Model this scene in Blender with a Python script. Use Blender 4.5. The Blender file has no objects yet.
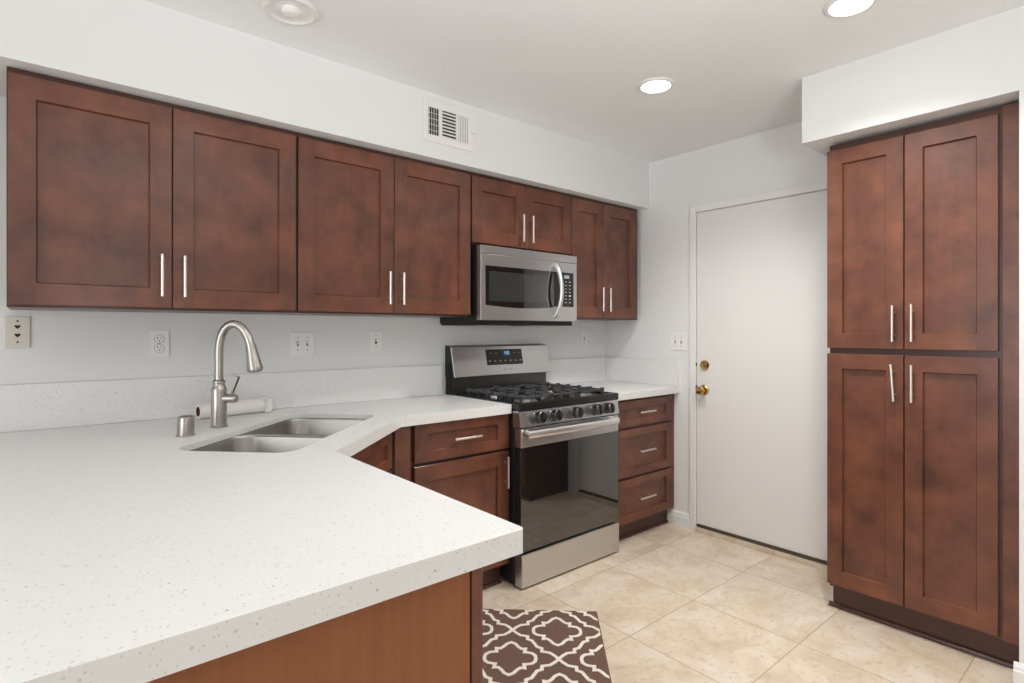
import bpy, bmesh, math, random
from mathutils import Vector, Matrix

random.seed(7)
scene = bpy.context.scene
COL = scene.collection

# ------------------------------------------------------------------ camera
cam_data = bpy.data.cameras.new('camera')
cam = bpy.data.objects.new('camera', cam_data)
COL.objects.link(cam)
F_PX = 558.5
cam_data.sensor_width = 36.0
cam_data.lens = F_PX / 1024 * 36.0
cam_data.shift_y = -10.5 / 1024
cam_data.clip_start = 0.02
AXIS = math.atan2(658, 558.5)                  # angle of the view axis from +X
cam.location = (0, 0, 1.28)
cam.rotation_euler = (math.pi / 2, 0, AXIS - math.pi / 2)
scene.camera = cam

# ------------------------------------------------------------------ world, exposure
scene.view_settings.view_transform = 'Standard'
scene.view_settings.look = 'None'
scene.view_settings.gamma = 1.0
scene.view_settings.use_curve_mapping = False
scene.view_settings.exposure = 0.06
world = bpy.data.worlds.new('world')
scene.world = world
world.use_nodes = True
wb = world.node_tree.nodes['Background']
wb.inputs['Color'].default_value = (0.93, 0.97, 1.0, 1)
wb.inputs['Strength'].default_value = 0.3

# ------------------------------------------------------------------ daylight through the windows behind the camera, plus an added ceiling fill
def area(name, loc, target, sx, sy, power, color):
    d = bpy.data.lights.new(name, 'AREA')
    d.shape = 'RECTANGLE'
    d.size, d.size_y = sx, sy
    d.energy = power
    d.color = color
    o = bpy.data.objects.new(name, d)
    COL.objects.link(o)
    o.location = loc
    o.rotation_euler = (Vector(target) - Vector(loc)).to_track_quat('-Z', 'Y').to_euler()
    return o
area('window_daylight', (-0.6, -3.68, 1.35), (-0.6, 0, 1.45), 3.0, 1.9, 15, (0.96, 0.98, 1.0))
area('patio_daylight', (-3.55, 0.2, 1.2), (0, 0.2, 1.3), 2.8, 2.1, 64, (0.95, 0.98, 1.0))
# added unseen fill light near the camera, aimed up to brighten the ceiling
ceil_fill = area('added_ceiling_fill', (0.35, -0.80, 1.40), (0.75, 0.10, 2.446), 0.5, 0.5, 20, (0.94, 0.98, 1.0))
ceil_fill.data.spread = math.radians(110)
LAMP = 18.0                                    # radiance of the glowing lens of a ceiling lamp
SPOT_SEEN, SPOT_ADDED = 80.0, 18.0            # watts of the downward beam of each seen and each added ceiling lamp

# ------------------------------------------------------------------ key measures (metres)
XW, YB, ZC = 3.235, 2.735, 2.446               # right wall, back wall, ceiling
XL, YF = -3.6, -3.75                           # far walls behind the camera
YS, ZS = 2.341, 2.1306                         # soffit over the uppers
CT, CTH = 0.914, 0.045                         # worktop height, height of its built-up edge
SLAB = 0.020                                    # the slab itself

# ------------------------------------------------------------------ materials
def new_mat(name):
    m = bpy.data.materials.new(name)
    m.use_nodes = True
    nt = m.node_tree
    return m, nt, nt.nodes['Principled BSDF']

def node(nt, typ, **kw):
    n = nt.nodes.new(typ)
    for k, v in kw.items():
        setattr(n, k, v)
    return n

def mathn(nt, op, a, b=None):
    n = nt.nodes.new('ShaderNodeMath')
    n.operation = op
    for i, v in enumerate((a, b)):
        if v is None:
            continue
        if isinstance(v, (int, float)):
            n.inputs[i].default_value = v
        else:
            nt.links.new(v, n.inputs[i])
    return n.outputs[0]

def mixc(nt, fac, a, b):
    n = nt.nodes.new('ShaderNodeMix')
    n.data_type = 'RGBA'
    for sock, v in ((n.inputs[0], fac), (n.inputs[6], a), (n.inputs[7], b)):
        if isinstance(v, (int, float)):
            sock.default_value = v
        elif isinstance(v, tuple):
            sock.default_value = (*v, 1)
        else:
            nt.links.new(v, sock)
    return n.outputs[2]

def simple(name, col, rough=0.5, metal=0.0, coat=0.0, noise=0.0, nscale=30, spec=0.5):
    m, nt, p = new_mat(name)
    p.inputs['Base Color'].default_value = (*col, 1)
    p.inputs['Roughness'].default_value = rough
    p.inputs['Metallic'].default_value = metal
    p.inputs['Coat Weight'].default_value = coat
    p.inputs['Specular IOR Level'].default_value = spec
    if noise:
        tc = node(nt, 'ShaderNodeTexCoord')
        nz = node(nt, 'ShaderNodeTexNoise')
        nz.inputs['Scale'].default_value = nscale
        nz.inputs['Detail'].default_value = 3
        nt.links.new(tc.outputs['Object'], nz.inputs['Vector'])
        c = mixc(nt, nz.outputs['Fac'], tuple(x * (1 - noise) for x in col), tuple(min(1, x * (1 + noise)) for x in col))
        nt.links.new(c, p.inputs['Base Color'])
    return m

def wood(name, dark, light, axis, rough=0.42, grain=0.16, coat=0.28):
    """stained maple: cloudy blotches plus fine grain running along one axis"""
    m, nt, p = new_mat(name)
    tc = node(nt, 'ShaderNodeTexCoord')
    oi = node(nt, 'ShaderNodeObjectInfo')
    off = node(nt, 'ShaderNodeVectorMath', operation='SCALE')
    off.inputs[0].default_value = (17.3, 9.1, 23.7)
    nt.links.new(oi.outputs['Random'], off.inputs['Scale'])
    add = node(nt, 'ShaderNodeVectorMath', operation='ADD')
    nt.links.new(tc.outputs['Object'], add.inputs[0])
    nt.links.new(off.outputs[0], add.inputs[1])
    mp = node(nt, 'ShaderNodeMapping')
    sc = {'z': (60, 60, 2.2), 'h': (2.2, 2.2, 60)}[axis]
    mp.inputs['Scale'].default_value = sc
    nt.links.new(add.outputs[0], mp.inputs['Vector'])
    g = node(nt, 'ShaderNodeTexNoise')
    g.inputs['Scale'].default_value = 1.0
    g.inputs['Detail'].default_value = 4
    nt.links.new(mp.outputs[0], g.inputs['Vector'])
    bl = node(nt, 'ShaderNodeTexNoise')
    bl.inputs['Scale'].default_value = 7.0
    bl.inputs['Detail'].default_value = 5
    bl.inputs['Roughness'].default_value = 0.6
    nt.links.new(add.outputs[0], bl.inputs['Vector'])
    f = mathn(nt, 'ADD', mathn(nt, 'MULTIPLY', g.outputs['Fac'], grain), mathn(nt, 'MULTIPLY', bl.outputs['Fac'], 1.3 - grain))
    rp = node(nt, 'ShaderNodeValToRGB')
    rp.color_ramp.elements[0].position = 0.40
    rp.color_ramp.elements[0].color = (*dark, 1)
    rp.color_ramp.elements[1].position = 0.95
    rp.color_ramp.elements[1].color = (*light, 1)
    nt.links.new(f, rp.inputs['Fac'])
    nt.links.new(rp.outputs[0], p.inputs['Base Color'])
    p.inputs['Roughness'].default_value = rough
    p.inputs['Coat Weight'].default_value = coat
    p.inputs['Coat Roughness'].default_value = 0.16
    return m

DK, LT = (0.070, 0.0190, 0.0085), (0.200, 0.066, 0.032)
WV = wood('cherry_stained_maple_upright_grain', DK, LT, 'z')
WH = wood('cherry_stained_maple_level_grain', (0.086, 0.023, 0.0095), (0.218, 0.070, 0.032), 'h')
WFRAME = wood('cherry_stained_maple_frame', (0.050, 0.0125, 0.0065), (0.085, 0.024, 0.012), 'z')
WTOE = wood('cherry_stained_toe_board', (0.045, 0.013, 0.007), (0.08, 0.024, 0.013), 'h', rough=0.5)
WPANEL = wood('honey_brown_veneer', (0.235, 0.076, 0.024), (0.32, 0.110, 0.038), 'z', rough=0.45, grain=0.75, coat=0.05)

WALL = simple('warm_white_wall_paint', (0.80, 0.80, 0.795), 0.75, noise=0.012, nscale=3)
CEIL = simple('white_ceiling_paint', (0.87, 0.885, 0.89), 0.85, noise=0.01, nscale=4)
TRIMW = simple('white_gloss_trim_paint', (0.82, 0.815, 0.80), 0.4, noise=0.01)
DOORW = simple('white_door_paint', (0.80, 0.785, 0.77), 0.42, noise=0.01, nscale=3)
PLASTIC = simple('white_plastic', (0.87, 0.86, 0.84), 0.35, noise=0.01)
IVORY = simple('ivory_plastic', (0.70, 0.665, 0.60), 0.4, noise=0.01)
DARKHOLE = simple('dark_slot', (0.015, 0.014, 0.013), 0.6)
NICKEL = simple('satin_nickel_pull', (0.74, 0.685, 0.645), 0.30, 1.0, noise=0.02, nscale=60)
BRUSHED = simple('brushed_nickel', (0.44, 0.415, 0.385), 0.30, 1.0, noise=0.03, nscale=80)
BRASS = simple('aged_brass', (0.55, 0.36, 0.13), 0.22, 1.0, noise=0.12, nscale=60)
BRONZE = simple('bronze_strip', (0.12, 0.095, 0.07), 0.45, 0.6, noise=0.15)
BLACK = simple('black_enamel', (0.012, 0.012, 0.013), 0.25, noise=0.1, nscale=20)
BLACKM = simple('black_matte_side', (0.014, 0.014, 0.014), 0.5, noise=0.1, nscale=20)
IRON = simple('cast_iron', (0.055, 0.055, 0.058), 0.5, noise=0.2, nscale=90)
GLASSB = simple('black_oven_glass', (0.008, 0.0075, 0.007), 0.03, 0.0, spec=1.0, coat=1.0)
GLASSM = simple('tinted_microwave_mesh', (0.035, 0.037, 0.038), 0.06, 0.0, spec=0.9, coat=0.6)
KNOBM = simple('dark_steel_knob', (0.10, 0.10, 0.105), 0.25, 0.85, noise=0.1)
DKSTEEL = simple('dark_grey_steel', (0.09, 0.09, 0.092), 0.28, 0.7, noise=0.08)
BURN = simple('aluminium_burner', (0.45, 0.44, 0.43), 0.4, 0.9, noise=0.05)
PAPER = simple('paper_towel_white', (0.80, 0.79, 0.76), 0.9, noise=0.02, nscale=200)
CARD = simple('brown_cardboard', (0.16, 0.075, 0.04), 0.85, noise=0.1, nscale=80)
CLEARP = simple('cloudy_white_plastic', (0.76, 0.76, 0.74), 0.3, noise=0.01)
GREYPRINT = simple('grey_printed_mark', (0.30, 0.30, 0.30), 0.5)

def steel(name, col, rough, axis):
    m, nt, p = new_mat(name)
    tc = node(nt, 'ShaderNodeTexCoord')
    mp = node(nt, 'ShaderNodeMapping')
    mp.inputs['Scale'].default_value = (3, 3, 500) if axis == 'x' else (500, 500, 3)
    nt.links.new(tc.outputs['Object'], mp.inputs['Vector'])
    nz = node(nt, 'ShaderNodeTexNoise')
    nz.inputs['Scale'].default_value = 1
    nt.links.new(mp.outputs[0], nz.inputs['Vector'])
    c = mixc(nt, nz.outputs['Fac'], tuple(x * 0.9 for x in col), tuple(min(1, x * 1.08) for x in col))
    nt.links.new(c, p.inputs['Base Color'])
    p.inputs['Metallic'].default_value = 1
    p.inputs['Roughness'].default_value = rough
    p.inputs['Anisotropic'].default_value = 0.4
    return m
STEEL = steel('brushed_stainless', (0.60, 0.605, 0.61), 0.30, 'x')
STEELB = steel('bright_stainless', (0.80, 0.795, 0.79), 0.32, 'x')
SINKST = steel('satin_sink_steel', (0.35, 0.335, 0.315), 0.33, 'x')

def emit(name, col, strength):
    m = bpy.data.materials.new(name)
    m.use_nodes = True
    nt = m.node_tree
    nt.nodes.clear()
    e = nt.nodes.new('ShaderNodeEmission')
    o = nt.nodes.new('ShaderNodeOutputMaterial')
    e.inputs['Color'].default_value = (*col, 1)
    e.inputs['Strength'].default_value = strength
    nt.links.new(e.outputs[0], o.inputs['Surface'])
    return m
LAMPLIT = emit('lit_lamp_lens', (1.0, 0.97, 0.92), LAMP)
BLUELED = emit('blue_clock_digits', (0.30, 0.62, 1.0), 1.1)
GREYLCD = simple('grey_display', (0.32, 0.36, 0.40), 0.2)
NAVY = simple('dark_blue_display', (0.012, 0.03, 0.06), 0.15)

def quartz():
    m, nt, p = new_mat('white_speckled_quartz')
    tc = node(nt, 'ShaderNodeTexCoord')
    mp = node(nt, 'ShaderNodeMapping')
    mp.inputs['Rotation'].default_value = (0.4, 0.3, 0.6)
    nt.links.new(tc.outputs['Object'], mp.inputs['Vector'])
    base = node(nt, 'ShaderNodeTexNoise')
    base.inputs['Scale'].default_value = 60
    nt.links.new(mp.outputs[0], base.inputs['Vector'])
    col = mixc(nt, base.outputs['Fac'], (0.79, 0.785, 0.77), (0.80, 0.80, 0.795))
    for scale, rad, keep, c in ((120, 0.32, 0.62, (0.64, 0.63, 0.61)), (75, 0.20, 0.82, (0.50, 0.48, 0.46)), (170, 0.36, 0.60, (0.66, 0.65, 0.63))):
        v = node(nt, 'ShaderNodeTexVoronoi')
        v.inputs['Scale'].default_value = scale
        nt.links.new(mp.outputs[0], v.inputs['Vector'])
        sep = node(nt, 'ShaderNodeSeparateColor')
        nt.links.new(v.outputs['Color'], sep.inputs[0])
        near = mathn(nt, 'LESS_THAN', v.outputs['Distance'], mathn(nt, 'MULTIPLY', sep.outputs[1], rad))
        sel = mathn(nt, 'GREATER_THAN', sep.outputs[0], keep)
        col = mixc(nt, mathn(nt, 'MULTIPLY', near, sel), col, c)
    nt.links.new(col, p.inputs['Base Color'])
    p.inputs['Roughness'].default_value = 0.28
    return m
QUARTZ = quartz()

def tiles():
    m, nt, p = new_mat('beige_floor_tile')
    tc = node(nt, 'ShaderNodeTexCoord')
    sep = node(nt, 'ShaderNodeSeparateXYZ')
    nt.links.new(tc.outputs['Object'], sep.inputs[0])
    P = 0.4855
    fx = mathn(nt, 'DIVIDE', mathn(nt, 'SUBTRACT', sep.outputs[0], 2.376 - 20 * P), P)
    fy = mathn(nt, 'DIVIDE', mathn(nt, 'SUBTRACT', sep.outputs[1], 1.4675 - 20 * P), P)
    def edge(f):
        fr = mathn(nt, 'FRACT', f)
        return mathn(nt, 'MINIMUM', fr, mathn(nt, 'SUBTRACT', 1.0, fr))
    d = mathn(nt, 'MINIMUM', edge(fx), edge(fy))
    grout = mathn(nt, 'LESS_THAN', d, 0.0042)
    cid = node(nt, 'ShaderNodeCombineXYZ')
    nt.links.new(mathn(nt, 'FLOOR', fx), cid.inputs[0])
    nt.links.new(mathn(nt, 'FLOOR', fy), cid.inputs[1])
    wn = node(nt, 'ShaderNodeTexWhiteNoise', noise_dimensions='3D')
    nt.links.new(cid.outputs[0], wn.inputs['Vector'])
    sh = node(nt, 'ShaderNodeVectorMath', operation='MULTIPLY_ADD')
    nt.links.new(wn.outputs['Color'], sh.inputs[0])
    sh.inputs[1].default_value = (9, 9, 9)
    nt.links.new(tc.outputs['Object'], sh.inputs[2])
    n1 = node(nt, 'ShaderNodeTexNoise')
    n1.inputs['Scale'].default_value = 5.5
    n1.inputs['Detail'].default_value = 7
    n1.inputs['Roughness'].default_value = 0.62
    n1.inputs['Distortion'].default_value = 0.6
    nt.links.new(sh.outputs[0], n1.inputs['Vector'])
    rp = node(nt, 'ShaderNodeValToRGB')
    e = rp.color_ramp.elements
    e[0].position, e[0].color = 0.30, (0.56, 0.43, 0.31, 1)
    e[1].position, e[1].color = 0.70, (0.76, 0.67, 0.57, 1)
    mid = e.new(0.5)
    mid.color = (0.68, 0.56, 0.435, 1)
    nt.links.new(n1.outputs['Fac'], rp.inputs['Fac'])
    n2 = node(nt, 'ShaderNodeTexNoise')
    n2.inputs['Scale'].default_value = 45
    n2.inputs['Detail'].default_value = 4
    nt.links.new(sh.outputs[0], n2.inputs['Vector'])
    c = mixc(nt, mathn(nt, 'MULTIPLY', mathn(nt, 'GREATER_THAN', n2.outputs['Fac'], 0.60), 0.45), rp.outputs[0], (0.52, 0.39, 0.285))
    c = mixc(nt, grout, c, (0.42, 0.33, 0.25))
    nt.links.new(c, p.inputs['Base Color'])
    r = mathn(nt, 'ADD', 0.38, mathn(nt, 'MULTIPLY', grout, 0.4))
    nt.links.new(r, p.inputs['Roughness'])
    return m
TILE = tiles()

def pile(name, a, b):
    m, nt, p = new_mat(name)
    tc = node(nt, 'ShaderNodeTexCoord')
    nz = node(nt, 'ShaderNodeTexNoise')
    nz.inputs['Scale'].default_value = 260
    nz.inputs['Detail'].default_value = 2
    nt.links.new(tc.outputs['Object'], nz.inputs['Vector'])
    nt.links.new(mixc(nt, nz.outputs['Fac'], a, b), p.inputs['Base Color'])
    p.inputs['Roughness'].default_value = 0.95
    p.inputs['Sheen Weight'].default_value = 0.08
    bp = node(nt, 'ShaderNodeBump')
    bp.inputs['Strength'].default_value = 0.5
    bp.inputs['Distance'].default_value = 0.003
    nt.links.new(nz.outputs['Fac'], bp.inputs['Height'])
    nt.links.new(bp.outputs[0], p.inputs['Normal'])
    return m
RUGB = pile('taupe_brown_pile', (0.100, 0.050, 0.034), (0.185, 0.105, 0.075))
RUGW = pile('cream_pile', (0.78, 0.70, 0.60), (0.90, 0.84, 0.75))

# ------------------------------------------------------------------ mesh helper
class MB:
    def __init__(self):
        self.bm = bmesh.new()
    def box(self, x0, x1, y0, y1, z0, z1, bev=0.0, mi=0, seg=2):
        t = bmesh.new()
        bmesh.ops.create_cube(t, size=1)
        for v in t.verts:
            v.co = Vector(((x0 + x1) / 2 + v.co.x * (x1 - x0), (y0 + y1) / 2 + v.co.y * (y1 - y0), (z0 + z1) / 2 + v.co.z * (z1 - z0)))
        if bev:
            bmesh.ops.bevel(t, geom=list(t.edges), offset=bev, segments=seg, profile=0.5, affect='EDGES')
        return self.merge(t, mi)
    def merge(self, t, mi=0, M=None):
        vm = {}
        for v in t.verts:
            vm[v] = self.bm.verts.new(M @ v.co if M is not None else v.co)
        for f in t.faces:
            try:
                nf = self.bm.faces.new([vm[v] for v in f.verts])
            except ValueError:
                continue
            nf.material_index = mi
            nf.smooth = f.smooth
        t.free()
        return self
    def lathe(self, prof, origin=(0, 0, 0), axis=(0, 0, 1), n=32, mi=0, cap=True):
        """prof: list of (radius, height along axis)"""
        a = Vector(axis).normalized()
        u = a.orthogonal().normalized()
        w = a.cross(u)
        o = Vector(origin)
        rings = []
        for r, h in prof:
            if r < 1e-6:
                rings.append([self.bm.verts.new(o + a * h)])
            else:
                rings.append([self.bm.verts.new(o + a * h + (u * math.cos(2 * math.pi * k / n) + w * math.sin(2 * math.pi * k / n)) * r) for k in range(n)])
        for A, B in zip(rings, rings[1:]):
            for k in range(n):
                k2 = (k + 1) % n
                if len(A) == 1 and len(B) == 1:
                    continue
                if len(A) == 1:
                    vs = [A[0], B[k], B[k2]]
                elif len(B) == 1:
                    vs = [A[k], A[k2], B[0]]
                else:
                    vs = [A[k], A[k2], B[k2], B[k]]
                f = self.bm.faces.new(vs)
                f.smooth = True
                f.material_index = mi
        if cap:
            for R, rev in ((rings[0], True), (rings[-1], False)):
                if len(R) > 1:
                    f = self.bm.faces.new(list(reversed(R)) if rev else R)
                    f.material_index = mi
        return self
    def tube(self, pts, r, n=14, mi=0, cap=True):
        pts = [Vector(p) for p in pts]
        rs = r if isinstance(r, (list, tuple)) else [r] * len(pts)
        rings = []
        ref = None
        for i, p in enumerate(pts):
            t = (pts[min(i + 1, len(pts) - 1)] - pts[max(i - 1, 0)]).normalized()
            if ref is None:
                ref = t.orthogonal().normalized()
            ref = (ref - t * ref.dot(t)).normalized()
            w = t.cross(ref)
            rings.append([self.bm.verts.new(p + (ref * math.cos(2 * math.pi * k / n) + w * math.sin(2 * math.pi * k / n)) * rs[i]) for k in range(n)])
        for A, B in zip(rings, rings[1:]):
            for k in range(n):
                f = self.bm.faces.new([A[k], A[(k + 1) % n], B[(k + 1) % n], B[k]])
                f.smooth = True
                f.material_index = mi
        if cap:
            self.bm.faces.new(list(reversed(rings[0]))).material_index = mi
            self.bm.faces.new(rings[-1]).material_index = mi
        return self
    def prism(self, poly, z0, z1, mi=0, bev=0.0):
        t = bmesh.new()
        b = [t.verts.new((x, y, z0)) for x, y in poly]
        c = [t.verts.new((x, y, z1)) for x, y in poly]
        t.faces.new(list(reversed(b)))
        t.faces.new(c)
        n = len(poly)
        for k in range(n):
            t.faces.new([b[k], b[(k + 1) % n], c[(k + 1) % n], c[k]])
        if bev:
            es = [e for e in t.edges if abs(e.verts[0].co.z - e.verts[1].co.z) < 1e-6]
            bmesh.ops.bevel(t, geom=es, offset=bev, segments=2, profile=0.5, affect='EDGES')
        return self.merge(t, mi)
    def poly(self, pts, mi=0):
        f = self.bm.faces.new([self.bm.verts.new(p) for p in pts])
        f.material_index = mi
        return self
    def extrude_xsec(self, prof, p0, p1, up=(0, 0, 1), mi=0):
        """profile (out, height) swept straight from p0 to p1; out is to the right of travel"""
        p0, p1 = Vector(p0), Vector(p1)
        d = (p1 - p0).normalized()
        u = Vector(up)
        side = d.cross(u)
        A = [self.bm.verts.new(p0 + side * a + u * h) for a, h in prof]
        B = [self.bm.verts.new(p1 + side * a + u * h) for a, h in prof]
        n = len(prof)
        for k in range(n):
            self.bm.faces.new([A[k], A[(k + 1) % n], B[(k + 1) % n], B[k]]).material_index = mi
        self.bm.faces.new(list(reversed(A))).material_index = mi
        self.bm.faces.new(B).material_index = mi
        return self
    def xform(self, M):
        for v in self.bm.verts:
            v.co = M @ v.co
        return self
    def build(self, name, mats, parent=None, loc=None, rotz=0.0):
        """shapes are in world metres; the object's origin goes to loc (or its thing's base)"""
        if parent is not None:
            base = parent
            while base.parent is not None:
                base = base.parent
            loc, rotz = base['_loc'], base['_rot']
        if loc is None:
            loc = (0, 0, 0)
        Mi = (Matrix.Translation(Vector(loc)) @ Matrix.Rotation(rotz, 4, 'Z')).inverted()
        for v in self.bm.verts:
            v.co = Mi @ v.co
        bmesh.ops.recalc_face_normals(self.bm, faces=list(self.bm.faces))
        for e_ in self.bm.edges:                  # keep crisp creases on turned shapes
            if len(e_.link_faces) == 2 and e_.calc_face_angle(0) > 0.5:
                e_.smooth = False
        me = bpy.data.meshes.new(name)
        self.bm.to_mesh(me)
        self.bm.free()
        for mt in (mats if isinstance(mats, (list, tuple)) else [mats]):
            me.materials.append(mt)
        o = bpy.data.objects.new(name, me)
        COL.objects.link(o)
        if parent is not None:
            o.parent = parent
        else:
            o.location = loc
            o.rotation_euler = (0, 0, rotz)
            o['_loc'] = tuple(loc)
            o['_rot'] = rotz
        return o

def tag(o, label, cat, group=None):
    o['label'] = label
    o['category'] = cat
    if group:
        o['group'] = group
    return o

def thing(name, label, cat, loc, group=None, rotz=0.0):
    o = bpy.data.objects.new(name, None)
    o.empty_display_size = 0.05
    COL.objects.link(o)
    o.location = loc
    o.rotation_euler = (0, 0, rotz)
    o['_loc'] = tuple(loc)
    o['_rot'] = rotz
    return tag(o, label, cat, group)

def struct(name, mb, m, parent=None):
    o = mb.build(name, m, parent)
    if parent is None:
        o['kind'] = 'structure'
    return o

# ------------------------------------------------------------------ the room
XE = 2.69                                       # face of the wall in front of the pantry recess
YN = 0.351                                      # its end beside the pantry
struct('floor', MB().box(XL - .1, XW + .1, YF - .1, YB + .1, -0.06, 0), TILE)
struct('ceiling', MB().box(XL - .1, XW + .1, YF - .1, YB + .1, ZC, ZC + 0.08), CEIL)
struct('wall_back', MB().box(XL - .1, XW + .1, YB, YB + 0.1, 0, ZC), WALL)
struct('wall_right', MB().box(XW, XW + 0.1, YN, YB, 0, ZC), WALL)
struct('wall_pantry_side', MB().box(XE, XW + 0.1, YF, YN, 0, ZC), WALL)
w = MB()                                        # wall behind the camera with a window opening
w.box(XL - .1, -2.1, YF - .1, YF, 0, ZC).box(0.9, XW + .1, YF - .1, YF, 0, ZC)
w.box(-2.1, 0.9, YF - .1, YF, 0, 0.4).box(-2.1, 0.9, YF - .1, YF, 2.3, ZC)
struct('wall_front', w, WALL)
w = MB()
w.box(XL - .1, XL, YF, -1.2, 0, ZC).box(XL - .1, XL, 1.6, YB, 0, ZC).box(XL - .1, XL, -1.2, 1.6, 2.25, ZC)
struct('wall_left', w, WALL)
# dropped soffits
struct('wall_soffit_back', MB().box(XL, XW, YS, YB, ZS, ZC), WALL)
struct('wall_soffit_pantry', MB().box(XE, XW, YN, 1.10, 2.146, ZC), WALL)

BASEP = [(0, 0), (-0.016, 0), (-0.016, 0.058), (-0.012, 0.066), (-0.012, 0.074), (-0.006, 0.086), (0, 0.088)]
struct('baseboard_right', MB().extrude_xsec(BASEP, (XW, 2.012, 0), (XW, 2.195, 0)), TRIMW)
struct('baseboard_pantry_side', MB().extrude_xsec(BASEP, (XE, YF, 0), (XE, YN + 0.014, 0)), TRIMW)

# door in the right wall
DY0, DY1, DZ0, DZ1 = 1.150, 1.964, 0.046, 2.034
dr = MB().box(XW - 0.012, XW - 0.001, DY0, DY1, DZ0, DZ1, 0.002)
door = struct('door_1', dr, DOORW)
MB().box(XW - 0.016, XW - 0.001, DY0, DY1, 0.028, DZ0 - 0.002).build('door_sweep', BRONZE, door)
KY, KZ = 1.912, 0.905
k = MB()
k.lathe([(0.0, 0), (0.033, 0), (0.033, 0.004), (0.026, 0.010), (0.012, 0.012), (0.011, 0.030), (0.020, 0.034), (0.027, 0.044), (0.027, 0.054), (0.020, 0.062), (0.0, 0.064)], (XW - 0.012, KY, KZ), (-1, 0, 0))
k.build('door_knob', BRASS, door)
k = MB()
k.lathe([(0.0, 0), (0.031, 0), (0.031, 0.006), (0.024, 0.016), (0.010, 0.018), (0.010, 0.022), (0, 0.022)], (XW - 0.012, KY - 0.004, 1.064), (-1, 0, 0))
k.box(XW - 0.046, XW - 0.03, KY - 0.008, KY + 0.0, 1.050, 1.078, 0.003)
k.build('deadbolt', BRASS, door)
MB().box(XW - 0.020, XW - 0.008, DY1 - 0.004, DY1 + 0.006, KZ - 0.028, KZ + 0.028, 0.002).build('latch_plate', BRONZE, door)
MB().box(XW - 0.018, XW - 0.010, DY1 - 0.002, DY1 + 0.004, 1.055, 1.078, 0.001).build('strike_edge', BRONZE, door)
cs = MB()
cs.box(XW - 0.020, XW, DY1 + 0.004, DY1 + 0.050, 0, DZ1 + 0.050, 0.004)
cs.box(XW - 0.020, XW, DY0 - 0.050, DY0 - 0.004, 0, DZ1 + 0.050, 0.004)
cs.box(XW - 0.020, XW, DY0 - 0.004, DY1 + 0.004, DZ1 + 0.006, DZ1 + 0.050, 0.004)
struct('trim_1', cs, TRIMW)
struct('trim_2', MB().box(XW - 0.034, XW, DY0 - 0.004, DY1 + 0.004, 0, 0.025, 0.002), TILE)   # tiled threshold

# ------------------------------------------------------------------ cabinet fronts
def shaker(w, h, stile=0.068, rail=0.070, t=0.020, rec=0.012, ch=0.004):
    """shaker front in local x (0..w), z (0..h), facing -y, front face at y=0"""
    m = MB()
    e = 0.0015
    def ring(x0, x1, z0, z1, y):
        return [Vector((x0, y, z0)), Vector((x1, y, z0)), Vector((x1, y, z1)), Vector((x0, y, z1))]
    # frame members with mitre-less joints: stiles upright, rails between
    bv = m.bm.verts.new
    def quad(a, b, c, d, mi):
        f = m.bm.faces.new([bv(a), bv(b), bv(c), bv(d)])
        f.material_index = mi
    x0, x1, z0, z1 = e, w - e, e, h - e
    a0, a1, b0, b1 = stile, w - stile, rail, h - rail
    V = Vector
    quad(V((x0, 0, z0)), V((a0, 0, z0)), V((a0, 0, z1)), V((x0, 0, z1)), 0)
    quad(V((a1, 0, z0)), V((x1, 0, z0)), V((x1, 0, z1)), V((a1, 0, z1)), 0)
    quad(V((a0, 0, z0)), V((a1, 0, z0)), V((a1, 0, b0)), V((a0, 0, b0)), 1)
    quad(V((a0, 0, b1)), V((a1, 0, b1)), V((a1, 0, z1)), V((a0, 0, z1)), 1)
    R = ring(a0, a1, b0, b1, 0)
    S = ring(a0 + ch, a1 - ch, b0 + ch, b1 - ch, rec)
    for k in range(4):
        quad(R[k], R[(k + 1) % 4], S[(k + 1) % 4], S[k], 1 if k in (0, 2) else 0)
    quad(*S, 0)
    O = ring(x0, x1, z0, z1, 0)
    E2 = ring(0, w, 0, h, e)
    B = ring(0, w, 0, h, t)
    for k in range(4):
        quad(O[k], O[(k + 1) % 4], E2[(k + 1) % 4], E2[k], 0)
        quad(E2[k], E2[(k + 1) % 4], B[(k + 1) % 4], B[k], 0)
    quad(*reversed(B), 0)
    bmesh.ops.remove_doubles(m.bm, verts=list(m.bm.verts), dist=1e-5)
    return m

def bar_pull(L=0.155, r=0.0062, cc=0.096, stand=0.031):
    """upright bar pull in local z, centred on the origin, standing off towards -y"""
    m = MB()
    m.lathe([(0, -L / 2), (r * 0.8, -L / 2), (r, -L / 2 + 0.0015), (r, L / 2 - 0.0015), (r * 0.8, L / 2), (0, L / 2)], (0, -stand, 0), (0, 0, 1), 16)
    for s in (-1, 1):
        m.lathe([(0.0045, 0), (0.0045, stand - 0.002)], (0, 0.0, s * cc / 2), (0, -1, 0), 10)
    return m

def front(parent, name, origin, rz, w, h, stile=0.068, rail=0.070, handle=None, label=None):
    """origin = lower left corner of the front face; rz = turn about z (0: faces -y)"""
    M = Matrix.Translation(Vector(origin)) @ Matrix.Rotation(rz, 4, 'Z')
    d = shaker(w, h, stile, rail).xform(M).build(name, [WV, WH], parent)
    if label:
        d['label'] = label
    if handle:
        hx, hz, level, tilt = handle
        hm = bar_pull()
        R = Matrix.Rotation(math.pi / 2 if level else tilt, 4, 'Y')
        hm.xform(M @ Matrix.Translation((hx, 0, hz)) @ R).build('handle', NICKEL, d)
    return d

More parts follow.
